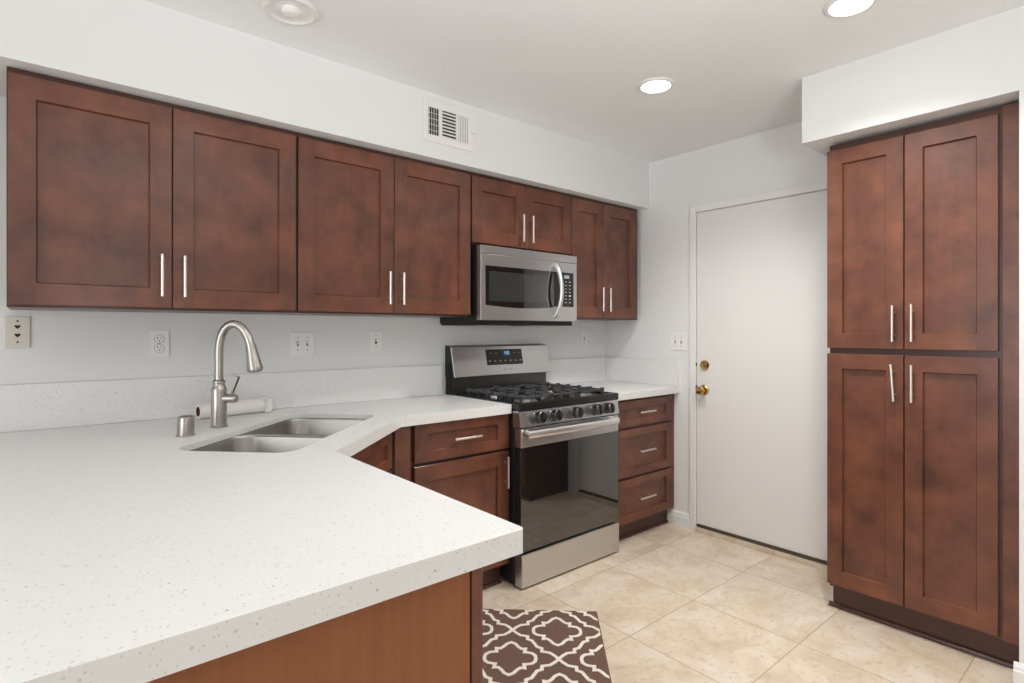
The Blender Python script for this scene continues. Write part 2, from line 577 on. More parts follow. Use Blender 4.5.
# ------------------------------------------------------------------ wall cabinets
YU = 2.391                                      # door faces
def upper(name, label, x0, x1, xm, z0, xa, xb, hz):
    t = thing(name, label, 'cabinet', ((x0 + x1) / 2, (YU + YB) / 2, z0), 'wall cabinets under the soffit')
    b = MB()
    b.box(x0, x1, YU + 0.021, YB - 0.002, z0, ZS - 0.002, 0.0015)
    b.build('body', WFRAME, t)
    ztop = 2.106
    zb = z0 + 0.008
    h = ztop - zb
    wl, wr = xm - 0.002 - xa, xb - (xm + 0.002)
    st = 0.068 if wl > 0.32 else 0.062
    front(t, 'door', (xa, YU, zb), 0, wl, h, st, 0.071, (wl - 0.034, hz - zb, False, 0))
    front(t, 'door', (xm + 0.002, YU, zb), 0, wr, h, st, 0.071, (0.034, hz - zb, False, 0))
    return t
upper('wall_cabinet', 'wide two-door brown wall cabinet at the left end above the sink faucet', -0.077, 0.836, 0.380, 1.357, -0.073, 0.832, 1.482)
upper('wall_cabinet', 'two-door brown wall cabinet just left of the microwave, under the vent', 0.838, 1.746, 1.2945, 1.357, 0.843, 1.743, 1.482)
upper('wall_cabinet', 'short brown two-door wall cabinet directly above the microwave', 1.749, 2.512, 2.129, 1.745, 1.754, 2.511, 1.862)
upper('wall_cabinet', 'narrow two-door brown wall cabinet right of the microwave in the corner', 2.514, 3.196, 2.8135, 1.357, 2.516, 3.158, 1.484)

# ------------------------------------------------------------------ microwave
MX0, MX1, MY, MZ0, MZ1 = 1.767, 2.500, 2.335, 1.338, 1.733
mw = thing('microwave', 'stainless over-the-range microwave with black window above the stove', 'microwave', ((MX0 + MX1) / 2, 2.53, 1.31))
MB().box(MX0 + 0.004, MX1 - 0.004, MY + 0.036, YB - 0.003, 1.322, MZ1 + 0.004, 0.003).build('body', BLACKM, mw)
b = MB()
b.box(MX0 + 0.01, MX1 - 0.01, MY + 0.03, YB - 0.006, 1.312, 1.322, 0.002)
b.box(MX0 + 0.10, MX0 + 0.30, MY + 0.12, MY + 0.28, 1.309, 1.313, 0.001, 1).box(MX1 - 0.30, MX1 - 0.10, MY + 0.12, MY + 0.28, 1.309, 1.313, 0.001, 1)
b.build('base_plate', [BLACKM, STEEL], mw)
XD = 2.338                                      # seam between the door and the control side
MB().box(MX0, MX1, MY, MY + 0.036, 1.690, MZ1, 0.0015).build('vent_strip', STEEL, mw)
dm = MB().box(MX0, XD - 0.001, MY, MY + 0.036, MZ0, 1.6885, 0.002).build('door', STEEL, mw)
pts = []
W0, W1 = 1.797, 2.300
for i in range(13):
    f = i / 12
    pts.append((W0 + (W1 - W0) * f, 1.418 - 0.012 * math.sin(math.pi * f)))
pts += [(W1, 1.627), (W0, 1.627)]
g = MB()
g.prism([(x, z) for x, z in pts], 0, 0.004)
g.xform(Matrix(((1, 0, 0, 0), (0, 0, 1, MY - 0.003), (0, 1, 0, 0), (0, 0, 0, 1))))
win = g.build('window', GLASSB, dm)
MB().box(1.822, 2.236, MY - 0.0042, MY - 0.003, 1.440, 1.598, 0.0004).build('window_mesh', GLASSM, win)
hp = []
for i in range(21):
    f = i / 20
    hp.append((2.310, MY - 0.012 - 0.046 * math.sin(math.pi * f) ** 0.8 if 0 < f < 1 else MY - 0.004, 1.362 + f * 0.306))
MB().tube(hp, [0.0125] * 21, 14).build('handle', STEELB, dm)
MB().box(XD + 0.001, MX1, MY, MY + 0.036, MZ0, 1.688, 0.004).build('control_side', STEEL, mw)
cp = MB().box(2.300, 2.467, MY - 0.0032, MY + 0.002, 1.424, 1.628, 0.001).build('control_panel', BLACK, mw)
MB().box(2.385, 2.428, MY - 0.0045, MY - 0.003, 1.592, 1.612, 0.0004).build('display', GREYLCD, cp)
for r in range(7):
    for c in range(3):
        x = 2.366 + c * 0.034
        z = 1.572 - r * 0.0205
        MB().box(x - 0.008, x + 0.008, MY - 0.0040, MY - 0.003, z - 0.003, z + 0.003, 0.0003).build('button', GREYPRINT if (r, c) != (4, 2) else PLASTIC, cp)

# ------------------------------------------------------------------ gas range
RX0, RX1 = 1.805, 2.563
RG = thing('gas_range', 'stainless freestanding gas range with black glass oven door and five knobs', 'stove', ((RX0 + RX1) / 2, 2.40, 0))
MB().box(RX0 + 0.002, RX1 - 0.002, 2.115, YB - 0.008, 0.028, 0.895, 0.003).build('body', BLACKM, RG)
for sx in (RX0 + 0.05, RX1 - 0.05):
    for sy in (2.17, 2.66):
        MB().lathe([(0.018, 0), (0.018, 0.006), (0.010, 0.008), (0.010, 0.03)], (sx, sy, 0), n=14).build('foot', BLACKM, RG)
ck = MB()
ck.box(RX0 - 0.002, RX1 + 0.002, 2.066, 2.092, 0.882, 0.922, 0.006, seg=3)          # front lip
ck.box(RX0 - 0.002, RX0 + 0.022, 2.085, 2.63, 0.893, 0.922, 0.004)
ck.box(RX1 - 0.022, RX1 + 0.002, 2.085, 2.63, 0.893, 0.922, 0.004)
ck.box(RX0 + 0.01, RX1 - 0.01, 2.085, 2.63, 0.893, 0.910, 0.002)
ctop = ck.build('cooktop', BLACK, RG)
burners = [(RX0 + 0.155, 2.20, 0.050), (RX0 + 0.155, 2.47, 0.038), ((RX0 + RX1) / 2, 2.335, 0.050), (RX1 - 0.155, 2.20, 0.042), (RX1 - 0.155, 2.47, 0.038)]
for bx, by, br in burners:
    bo = MB().lathe([(0, 0), (br + 0.012, 0), (br + 0.010, 0.006), (br, 0.010), (br, 0.018), (0, 0.018)], (bx, by, 0.910), n=28).build('burner', BURN, RG)
    MB().lathe([(0, 0), (br * 0.92, 0), (br * 0.95, 0.004), (br * 0.85, 0.009), (0, 0.010)], (bx, by, 0.928), n=28).build('burner_cap', IRON, bo)
gw = (RX1 - RX0 - 0.115) / 3
for gi in range(3):
    gx0 = RX0 + 0.050 + gi * gw + 0.003
    gx1 = gx0 + gw - 0.006
    g = MB()
    zt0, zt1 = 0.934, 0.947
    gy0, gy1 = 2.118, 2.585
    g.box(gx0, gx1, gy0, gy0 + 0.014, zt0, zt1, 0.003).box(gx0, gx1, gy1 - 0.014, gy1, zt0, zt1, 0.003)
    g.box(gx0, gx0 + 0.014, gy0, gy1, zt0, zt1, 0.003).box(gx1 - 0.014, gx1, gy0, gy1, zt0, zt1, 0.003)
    cx = (gx0 + gx1) / 2
    g.box(gx0, gx1, 2.349, 2.363, zt0, zt1, 0.003)
    for cy in ((2.235, 2.475) if gi != 1 else (2.235, 2.475)):
        g.box(gx0, cx - 0.028, cy - 0.006, cy + 0.006, zt0, zt1 + 0.004, 0.003).box(cx + 0.028, gx1, cy - 0.006, cy + 0.006, zt0, zt1 + 0.004, 0.003)
        g.box(cx - 0.006, cx + 0.006, cy + 0.03, cy + 0.12, zt0, zt1 + 0.004, 0.003).box(cx - 0.006, cx + 0.006, cy - 0.12, cy - 0.03, zt0, zt1 + 0.004, 0.003)
    for fx in (gx0 + 0.007, gx1 - 0.007):
        for i in range(6):                       # the short legs that lift the bars
            fy = gy0 + 0.008 + i * (gy1 - gy0 - 0.016) / 5
            g.box(fx - 0.0065, fx + 0.0065, fy - 0.007, fy + 0.007, 0.911, zt0 + 0.004, 0.002)
            g.box(fx - 0.014, fx + 0.014, fy - 0.006, fy + 0.006, zt0 - 0.002, zt1 + 0.007, 0.004)
    g.build('grate', IRON, RG)
# sloping knob panel
pn = MB()
prof = [(2.076, 0.882), (2.072, 0.872), (2.062, 0.803), (2.12, 0.803), (2.12, 0.882)]
A = [pn.bm.verts.new((RX0, y, z)) for y, z in prof]
B = [pn.bm.verts.new((RX1, y, z)) for y, z in prof]
for k_ in range(5):
    pn.bm.faces.new([A[k_], A[(k_ + 1) % 5], B[(k_ + 1) % 5], B[k_]])
pn.bm.faces.new(list(reversed(A)))
pn.bm.faces.new(B)
pn.build('knob_panel', STEEL, RG)
nv = Vector((0, -0.99, 0.14)).normalized()
for kx in (1.918, 2.032, 2.190, 2.353, 2.452):
    o = Vector((kx, 2.068, 0.843))
    kb = MB()
    kb.lathe([(0, 0), (0.031, 0), (0.031, 0.008), (0.026, 0.011), (0.025, 0.020), (0.0295, 0.023), (0.0285, 0.046), (0.025, 0.049), (0, 0.049)], o, nv, 28)
    ko = kb.build('knob', KNOBM, RG)
    gp = MB().box(-0.0045, 0.0045, -0.006, 0, -0.026, 0.026, 0.002)
    gp.xform(Matrix.Translation(o + nv * 0.049) @ Matrix.Rotation(-0.14, 4, 'X') @ Matrix.Rotation(0.0, 4, 'Y'))
    gp.build('knob_grip', BLACK, ko)
# oven door
DX0, DX1, DYF = RX0 + 0.006, RX1 - 0.002, 2.066
od = MB()
od.box(DX0, DX1, DYF, 2.112, 0.702, 0.796, 0.003)
od.box(DX0, DX1, DYF + 0.004, 2.112, 0.182, 0.703, 0.002, 1)
for i in range(6):                               # vent slots in the top edge
    sx = DX0 + 0.12 + i * 0.10
    od.box(sx, sx + 0.06, DYF + 0.010, DYF + 0.016, 0.7955, 0.7968, 0, 1)
odoor = od.build('oven_door', [STEEL, BLACKM], RG)
MB().box(DX0 + 0.002, DX1 - 0.002, DYF + 0.001, DYF + 0.005, 0.184, 0.701, 0.001).build('oven_glass', GLASSB, odoor)
hp = []
for i in range(25):
    f = i / 24
    bow = 0.012 * math.sin(math.pi * f)
    yy = DYF - 0.032 - bow
    hp.append((DX0 + 0.020 + f * (DX1 - DX0 - 0.066), yy, 0.771))
hp = [(hp[0][0], DYF + 0.002, 0.771), (hp[0][0] + 0.001, DYF - 0.022, 0.771)] + hp + [(hp[-1][0] - 0.001, DYF - 0.022, 0.771), (hp[-1][0], DYF + 0.002, 0.771)]
hb_ = MB().tube(hp, [0.0135] * len(hp), 20)
for v in hb_.bm.verts:
    v.co.z = 0.771 + (v.co.z - 0.771) * 1.45
hb_.build('handle', STEELB, odoor)
MB().box(DX0 + 0.002, DX1, 2.060, 2.115, 0.010, 0.174, 0.004).build('drawer', STEEL, RG)
# backguard
BX0, BX1 = 1.811, 2.568
bg = MB()
for prof, mi in (([(2.662, 0.905), (2.666, 1.03), (YB - 0.004, 1.03), (YB - 0.004, 0.905)], 1), ([(2.640, 1.012), (2.680, 1.190), (YB - 0.004, 1.196), (YB - 0.004, 1.012)], 0)):
    A = [bg.bm.verts.new((BX0 - (0.004 if prof[0][1] > 1 else 0), y, z)) for y, z in prof]
    B = [bg.bm.verts.new((BX1 - (0.0 if prof[0][1] > 1 else 0.012), y, z)) for y, z in prof]
    for k_ in range(4):
        bg.bm.faces.new([A[k_], A[(k_ + 1) % 4], B[(k_ + 1) % 4], B[k_]]).material_index = mi
    bg.bm.faces.new(list(reversed(A)))
    bg.bm.faces.new(B)
bgo = bg.build('backguard', [BLACK, DKSTEEL], RG)
def slant(mb):                                   # local x, height 0..0.18 up the slope, -y out
    ang = math.atan2(0.040, 0.178)
    return mb.xform(Matrix.Translation((0, 2.640, 1.012)) @ Matrix.Rotation(-ang, 4, 'X'))
SL = math.hypot(0.040, 0.178)
slant(MB().box(BX0 - 0.004, BX1, -0.008, 0.001, 0.0, SL - 0.004, 0.003)).build('fascia', STEEL, bgo)
dp = slant(MB().box(2.052, 2.338, -0.0095, -0.007, 0.062, 0.158, 0.001)).build('control_display', BLACK, bgo)
slant(MB().box(2.175, 2.245, -0.0105, -0.009, 0.115, 0.152, 0.0004)).build('clock_window', NAVY, dp)
dg = MB()                                        # clock digits, 7-segment strokes
def digit(mb, x, z, segs):
    w_, h_ = 0.009, 0.018
    S = {'a': (0, h_, w_, h_), 'd': (0, 0, w_, 0), 'g': (0, h_ / 2, w_, h_ / 2), 'f': (0, h_ / 2, 0, h_), 'b': (w_, h_ / 2, w_, h_), 'e': (0, 0, 0, h_ / 2), 'c': (w_, 0, w_, h_ / 2)}
    for s in segs:
        x0, z0, x1, z1 = S[s]
        mb.box(x + x0 - 0.0012, x + x1 + 0.0012, -0.0112, -0.0104, z + z0 - 0.0012, z + z1 + 0.0012)
for i, s in enumerate(('bc', 'fgbc', 'abcdef')):
    digit(dg, 2.190 + i * 0.016, 0.125, s)
slant(dg).build('clock_digits', BLUELED, dp)
for i in range(7):
    x = 2.074 + i * 0.041
    slant(MB().box(x - 0.008, x + 0.008, -0.0102, -0.009, 0.083, 0.090, 0.0003)).build('button', GREYPRINT, dp)
for x in (2.088, 2.130, 2.275, 2.318):
    slant(MB().box(x - 0.007, x + 0.007, -0.0102, -0.009, 0.132, 0.136, 0.0003)).build('button', GREYPRINT, dp)
for x0, x1 in ((2.176, 2.188), (2.192, 2.202), (2.222, 2.238)):
    slant(MB().box(x0, x1, -0.0086, -0.0078, 0.030, 0.036)).build('maker_mark', GREYPRINT, bgo)

# ------------------------------------------------------------------ base cabinets
YD, YFR = 2.145, 2.165                           # door faces, face frames of the back run
# left of the range
BL = thing('base_cabinet', 'brown base cabinet with one drawer over one door, left of the range', 'cabinet', (1.52, 2.44, 0), 'base cabinets under the worktops')
b = MB().box(1.243, 1.802, YFR, YB - 0.004, 0.105, CT - CTH - 0.001)
b.build('body', WFRAME, BL)
MB().box(1.20, 1.798, 2.21, 2.225, 0, 0.105).build('toe_board', WTOE, BL)
MB().extrude_xsec([(0, 0), (0.013, 0), (0.012, 0.006), (0.007, 0.012), (0, 0.014)], (1.20, 2.21, 0), (1.798, 2.21, 0)).build('shoe_moulding', WTOE, BL)
front(BL, 'drawer', (1.261, YD, 0.694), 0, 0.540, 0.172, 0.072, 0.046, (0.270, 0.088, True, 0))
front(BL, 'door', (1.261, YD, 0.118), 0, 0.540, 0.562, 0.072, 0.072, (0.540 - 0.030, 0.462, False, 0))
# right of the range
BR = thing('base_cabinet', 'brown three-drawer base cabinet between the range and the white door', 'cabinet', (2.90, 2.44, 0), 'base cabinets under the worktops')
RYD, RYF = 2.120, 2.140
MB().box(2.572, XW - 0.002, RYF, YB - 0.004, 0.105, CT - CTH - 0.001).build('body', WV, BR)
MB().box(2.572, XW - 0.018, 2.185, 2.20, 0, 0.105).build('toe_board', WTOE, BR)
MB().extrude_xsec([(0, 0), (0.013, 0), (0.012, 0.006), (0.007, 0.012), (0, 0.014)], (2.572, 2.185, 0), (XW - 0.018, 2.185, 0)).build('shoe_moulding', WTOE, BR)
for z0, z1 in ((0.699, 0.856), (0.396, 0.682), (0.118, 0.380)):
    front(BR, 'drawer', (2.580, RYD, z0), 0, 3.184 - 2.580, z1 - z0, 0.060, 0.046, (0.302, (z1 - z0) / 2 + 0.004, True, 0))
# diagonal sink base
n2 = Vector((0.70, -0.714, 0)).normalized()      # out of the diagonal front
P1, P2 = Vector((0.691, 1.648, 0)), Vector((1.182, 2.125, 0))
dg_ = (P2 - P1).normalized()
n2 = Vector((dg_.y, -dg_.x, 0))
F1, F2 = P1 - n2 * 0.030, P2 - n2 * 0.030        # door face line
LD = (F2 - F1).length
SB = thing('sink_base_cabinet', 'brown diagonal corner cabinet under the double sink', 'cabinet', (0.75, 2.25, 0), 'base cabinets under the worktops')
G1, G2 = F1 - n2 * 0.021, F2 - n2 * 0.021
cor = Vector((1.247, YFR, 0))
b = MB()
# face frame of the diagonal, kept clear of the bowls
ex = dg_
def slab(mb, a, bpt, depth, z0, z1):
    q = [a, bpt, bpt - n2 * depth, a - n2 * depth]
    mb.prism([(p.x, p.y) for p in reversed(q)], z0, z1)
slab(b, G1, G2, 0.020, 0.105, CT - CTH - 0.001)
b.build('body', WFRAME, SB)
f2 = MB().box(1.166, 1.240, YD + 0.002, YD + 0.022, 0.105, CT - CTH - 0.001, 0.001)
f2.build('corner_filler', WV, SB)
tb = MB()
slab(tb, G1 - n2 * 0.05 + ex * 0.06, G2 - n2 * 0.05 + ex * 0.075, 0.015, 0, 0.105)
tb.build('toe_board', WTOE, SB)
ang = math.atan2(dg_.y, dg_.x)
ff0 = F1 + ex * 0.014
front(SB, 'false_drawer_front', (ff0.x, ff0.y, 0.700), ang, LD - 0.040, 0.160, 0.062, 0.046)
hw = (LD - 0.044) / 2
front(SB, 'door', (ff0.x, ff0.y, 0.118), ang, hw, 0.568, 0.062, 0.07, (hw - 0.034, 0.47, False, 0))
f1b = ff0 + ex * (hw + 0.004)
front(SB, 'door', (f1b.x, f1b.y, 0.118), ang, hw, 0.568, 0.062, 0.07, (0.034, 0.47, False, 0))
# peninsula
PX0, PX1, PY0, PY1 = 0.104, 0.602, 0.800, 1.560
PB = thing('peninsula_cabinet', 'honey-brown plain-ended cabinet under the near end of the peninsula worktop', 'cabinet', ((PX0 + PX1) / 2, 1.2, 0), 'base cabinets under the worktops')
MB().box(PX0 + 0.016, PX1, PY0 + 0.012, PY1, 0.105, CT - CTH - 0.001).build('body', WFRAME, PB)
MB().box(PX0, 0.5795, PY0 - 0.003, PY0 + 0.012, 0.0, CT - CTH - 0.001, 0.001).build('end_panel', WPANEL, PB)
MB().box(PX0, PX0 + 0.014, PY0 + 0.013, PY1, 0.0, CT - CTH - 0.001, 0.001).build('back_panel', WPANEL, PB)
MB().box(0.5835, PX1 + 0.002, PY0 - 0.004, PY0 + 0.012, 0.0, CT - CTH - 0.001, 0.0015).build('end_stile', WV, PB)
MB().box(PX0 + 0.02, PX1 - 0.06, PY0 + 0.02, PY1, 0, 0.104).build('toe_board', WTOE, PB)
for i in range(2):
    y0 = PY0 + 0.016 + i * 0.37
    front(PB, 'drawer', (PX1 + 0.021, y0, 0.694), math.pi / 2, 0.362, 0.166, 0.06, 0.046, (0.181, 0.083, True, 0))
    front(PB, 'door', (PX1 + 0.021, y0, 0.118), math.pi / 2, 0.362, 0.562, 0.066, 0.07, (0.03 if i else 0.332, 0.462, False, 0))

# ------------------------------------------------------------------ worktops
SC = Vector((0.722, 2.117, 0))                   # middle of the sink
SU = Vector((0.706, 0.708, 0))                   # long way of the sink
SU = Vector((dg_.x, dg_.y, 0))
SN = Vector((SU.y, -SU.x, 0))
SHL, SHW = 0.390, 0.193                          # half length, half width of the cut-out
def rrect(hl, hw_, r, n=8):
    out = []
    for cx, cy, a0 in ((hl - r, hw_ - r, 0), (-hl + r, hw_ - r, 90), (-hl + r, -hw_ + r, 180), (hl - r, -hw_ + r, 270)):
        for k_ in range(n + 1):
            a = math.radians(a0 + 90 * k_ / n)
            out.append((cx + r * math.cos(a), cy + r * math.sin(a)))
    return out
def s2w(a, c):
    p = SC + SU * a + SN * c
    return (p.x, p.y)
def slab_with_hole(outer, hole, z0, zs, z1, lip):
    """slab z0..z1 with a downturned lip along its rim: under the lip z0, under the slab zs"""
    t = bmesh.new()
    n = len(outer)
    inner = []
    for i in range(n):
        a, b_, c = (Vector(outer[k_ % n]) for k_ in (i - 1, i, i + 1))
        d0, d1 = (b_ - a).normalized(), (c - b_).normalized()
        n0, n1 = Vector((-d0.y, d0.x)), Vector((-d1.y, d1.x))
        m_ = (n0 + n1).normalized()
        inner.append(tuple(b_ + m_ * lip / max(0.4, m_.dot(n0))))
    def loop(poly, z):
        vs = [t.verts.new((x, y, z)) for x, y in poly]
        return vs
    def edges(vs):
        return [t.edges.new((vs[i], vs[(i + 1) % len(vs)])) for i in range(len(vs))]
    def wall(A, B):
        for i in range(len(A)):
            t.faces.new([A[i], A[(i + 1) % len(A)], B[(i + 1) % len(A)], B[i]])
    top, ht = loop(outer, z1), loop(hole, z1)
    bmesh.ops.triangle_fill(t, edges=edges(top) + edges(ht), use_beauty=True)
    low, hl = loop(inner, zs), loop(hole, zs)
    bmesh.ops.triangle_fill(t, edges=edges(low) + edges(hl), use_beauty=True)
    ob, ib = loop(outer, z0), loop(inner, z0)
    wall(top, ob)
    wall(ob, ib)
    wall(ib, low)
    wall(ht, hl)
    bmesh.ops.recalc_face_normals(t, faces=list(t.faces))
    return t
def corner(cx, cy, r, a0, a1, n=5):
    return [(cx + r * math.cos(math.radians(a0 + (a1 - a0) * k_ / n)), cy + r * math.sin(math.radians(a0 + (a1 - a0) * k_ / n))) for k_ in range(n + 1)]
LX = -0.27
outer = corner(LX + 0.012, 0.774 + 0.012, 0.012, 180, 270) + corner(0.690 - 0.012, 0.774 + 0.012, 0.012, 270, 360) + [(P1.x, P1.y), (P2.x, P2.y), (1.801, 2.125), (1.801, YB - 0.002), (LX, YB - 0.002)]
hole = [s2w(a, c) for a, c in rrect(SHL, SHW, 0.060)]
tb = slab_with_hole(outer, hole, CT - CTH, CT - SLAB, CT, 0.030)
wt = MB().merge(tb)
WT = wt.build('worktop', QUARTZ, None, (0.5, 1.8, CT - CTH))
tag(WT, 'white speckled quartz worktop with sink cut-out running from peninsula to range', 'countertop')
bv = WT.modifiers.new('edge', 'BEVEL')
bv.width = 0.003
bv.segments = 2
bv.limit_method = 'ANGLE'
bv.angle_limit = math.radians(50)
MB().box(LX, 1.775, YB - 0.022, YB - 0.002, CT + 0.0005, 1.085, 0.002).build('backsplash', QUARTZ, WT)
RT = MB().box(2.570, XW - 0.002, 2.100, YB - 0.002, CT - CTH, CT, 0.003).build('worktop', QUARTZ, None, (2.9, 2.4, CT - CTH))
tag(RT, 'small white quartz worktop in the corner right of the range', 'countertop')
MB().box(2.570, XW - 0.023, YB - 0.022, YB - 0.002, CT + 0.0005, 1.085, 0.002).build('backsplash', QUARTZ, RT)
MB().box(XW - 0.022, XW - 0.002, 2.104, YB - 0.002, CT + 0.0005, 1.085, 0.002).build('side_splash', QUARTZ, RT)

# ------------------------------------------------------------------ sink
SK = thing('double_sink', 'stainless double-bowl undermount sink set diagonally in the corner', 'sink', (SC.x, SC.y, 0.69))
def bowl(a0, a1, name):
    hl, mid = (a1 - a0) / 2, (a0 + a1) / 2
    hw_ = SHW + 0.008
    m = MB()
    rings = []
    for inset, z, r in ((-0.012, CT - SLAB - 0.001, 0.085), (0.0, CT - SLAB - 0.0012, 0.075), (0.004, CT - SLAB - 0.012, 0.075), (0.012, 0.74, 0.075), (0.020, 0.722, 0.07), (0.040, 0.706, 0.06), (0.075, 0.702, 0.045)):
        ring = [(mid + a, c) for a, c in rrect(hl - inset, hw_ - inset, max(0.03, r - inset * 0.3), 8)]
        rings.append([m.bm.verts.new((*s2w(a, c), z)) for a, c in ring])
    for A, B in zip(rings, rings[1:]):
        for i in range(len(A)):
            f = m.bm.faces.new([A[i], A[(i + 1) % len(A)], B[(i + 1) % len(A)], B[i]])
            f.smooth = True
    f = m.bm.faces.new(rings[-1])
    bo = m.build(name, SINKST, SK)
    so = bo.modifiers.new('shell', 'SOLIDIFY')
    so.thickness = 0.0015
    so.offset = -1
    p = s2w(mid, 0.0)
    MB().lathe([(0.0, 0.0), (0.022, 0.0), (0.026, 0.003), (0.042, 0.0035), (0.045, 0.001), (0.045, 0.0)], (p[0], p[1], 0.7035), n=28).build('drain', SINKST, bo)
bowl(-SHL - 0.008, -0.012, 'bowl')
bowl(0.012, SHL + 0.008, 'bowl')
q = [s2w(a, c) for a, c in ((-0.015, -SHW - 0.004), (0.015, -SHW - 0.004), (0.015, SHW + 0.004), (-0.015, SHW + 0.004))]
MB().prism(q, CT - SLAB - 0.008, CT - SLAB - 0.003, 0, 0.002).build('divider', SINKST, SK)

# ------------------------------------------------------------------ faucet
FB = Vector((0.526, 2.346, CT + 0.0005))
FN = Vector((0.707, -0.707, 0))
FT = thing('kitchen_faucet', 'brushed nickel gooseneck pull-down faucet behind the sink', 'faucet', FB)
MB().lathe([(0, 0), (0.0305, 0), (0.031, 0.004), (0.0275, 0.007), (0.0275, 0.143), (0.0265, 0.147), (0.0225, 0.154), (0.0205, 0.162), (0.0200, 0.166), (0.0222, 0.168), (0.0222, 0.175), (0.0165, 0.180), (0, 0.180)], FB, n=36).build('body', BRUSHED, FT)
path = [(0, 1.090), (0, 1.15), (0, 1.205), (0.003, 1.237), (0.010, 1.264), (0.022, 1.286), (0.038, 1.301), (0.056, 1.3065), (0.074, 1.303), (0.091, 1.292), (0.106, 1.274), (0.1165, 1.253), (0.1240, 1.230), (0.126, 1.222)]
def fpt(s, z, side=0.0):
    p = FB + FN * s
    return (p.x + side * FN.y, p.y - side * FN.x, z)
MB().tube([fpt(s, z) for s, z in path], 0.0155, 20).build('neck', BRUSHED, FT)
h0, h1 = Vector(fpt(0.1255, 1.232)), Vector(fpt(0.1450, 1.128))
hd = (h1 - h0)
L_ = hd.length
MB().lathe([(0, 0), (0.0145, 0), (0.0145, 0.003), (0.0185, 0.004), (0.0185, 0.012), (0.0200, 0.030), (0.0275, L_ * 0.86), (0.0285, L_ * 0.93), (0.026, L_), (0.018, L_ + 0.004), (0, L_ + 0.004)], h0, hd, 28).build('spray_head', BRUSHED, FT)
st = MB().lathe([(0.0165, 0.02), (0.0165, 0.062), (0.0135, 0.071), (0, 0.074)], FB + Vector((0, 0, 0.109)), FN, 24)
sto = st.build('valve_stub', BRUSHED, FT)
MB().tube([fpt(0.050, 1.035), fpt(0.057, 1.055), fpt(0.066, 1.080), fpt(0.0765, 1.106)], [0.005, 0.0058, 0.0068, 0.0076], 14).build('lever', BRUSHED, sto)

AG = Vector((0.393, 2.226, CT + 0.0005))
ag = MB().lathe([(0, 0), (0.030, 0), (0.030, 0.003), (0.0265, 0.004), (0.0265, 0.060), (0.0245, 0.067), (0.019, 0.070), (0, 0.070)], AG, n=32)
for v in ag.bm.verts:
    if v.co.z > CT + 0.05:
        v.co.z += (v.co.x - AG.x) * 0.04
    v.co.x += (v.co.z - CT) * 0.03
tag(ag.build('air_gap_cap', BRUSHED, None, AG), 'short brushed nickel air gap cap on the worktop left of the faucet', 'sink fitting')

# ------------------------------------------------------------------ paper towel roll lying along the backsplash
RY, RR = 2.650, 0.0315
RT10 = Matrix.Translation((0.785, RY, 0)) @ Matrix.Rotation(math.radians(10), 4, 'Z') @ Matrix.Translation((-0.785, -RY, 0))
PR = thing('paper_towel_roll', 'nearly used up white paper roll with brown core lying behind the faucet', 'paper roll', (0.64, RY, CT))
MB().lathe([(0.021, 0.0), (RR, 0.0), (RR, 0.268), (0.021, 0.268)], (0.500, RY, CT + RR + 0.001), (1, 0, 0), 36, cap=False).xform(RT10).build('paper', PAPER, PR)
MB().lathe([(0.0, 0.05), (0.0196, 0.05), (0.0196, 0.0015), (0.0206, 0.0005), (0.0208, 0.002), (0.0208, 0.26)], (0.500, RY, CT + RR + 0.001), (1, 0, 0), 30, cap=False).xform(RT10).build('core', CARD, PR)
hb = MB()
hb.box(0.770, 0.777, RY - 0.030, RY + 0.030, CT + 0.001, CT + 0.070, 0.003)
hb.box(0.777, 0.803, RY - 0.030, RY - 0.024, CT + 0.001, CT + 0.058, 0.003)
hb.box(0.777, 0.803, RY + 0.024, RY + 0.030, CT + 0.001, CT + 0.058, 0.003)
hb.box(0.777, 0.803, RY - 0.024, RY + 0.024, CT + 0.001, CT + 0.008, 0.003)
hb.xform(RT10)
tag(hb.build('roll_bracket', CLEARP, None, (0.785, RY, CT)), 'cloudy white plastic bracket at the right end of the paper roll', 'bracket')

# ------------------------------------------------------------------ wall plates
def plate_thing(name, label, cat, cx, cz, w, h, mat, wall='back', cy=None, group='wall plates above the worktops'):
    if wall == 'back':
        M = Matrix.Translation((cx, YB, cz))
    else:
        M = Matrix.Translation((XW, cy, cz)) @ Matrix.Rotation(math.pi / 2 * -1, 4, 'Z')
    t = thing(name, label, cat, tuple(M.to_translation()), group)
    MB().box(-w / 2, w / 2, -0.006, -0.0005, -h / 2, h / 2, 0.002).xform(M).build('cover_plate', mat, t)
    return t, M
def screw(t, M, x, z, mat=GREYPRINT):
    MB().lathe([(0, 0), (0.0034, 0), (0.003, 0.0012), (0, 0.0014)], (x, -0.006, z), (0, -1, 0), 12).xform(M).build('screw', mat, t)
def toggle(t, M, x, z, slot=GREYPRINT):
    s = MB().box(x - 0.0055, x + 0.0055, -0.0068, -0.0055, z - 0.0125, z + 0.0125, 0.0004).xform(M).build('switch_slot', slot, t)
    MB().box(x - 0.0042, x + 0.0042, -0.016, -0.006, z + 0.001, z + 0.009, 0.0015).xform(M).build('toggle', PLASTIC, s)
    for dz in (-0.030, 0.030):
        screw(t, M, x, z + dz)

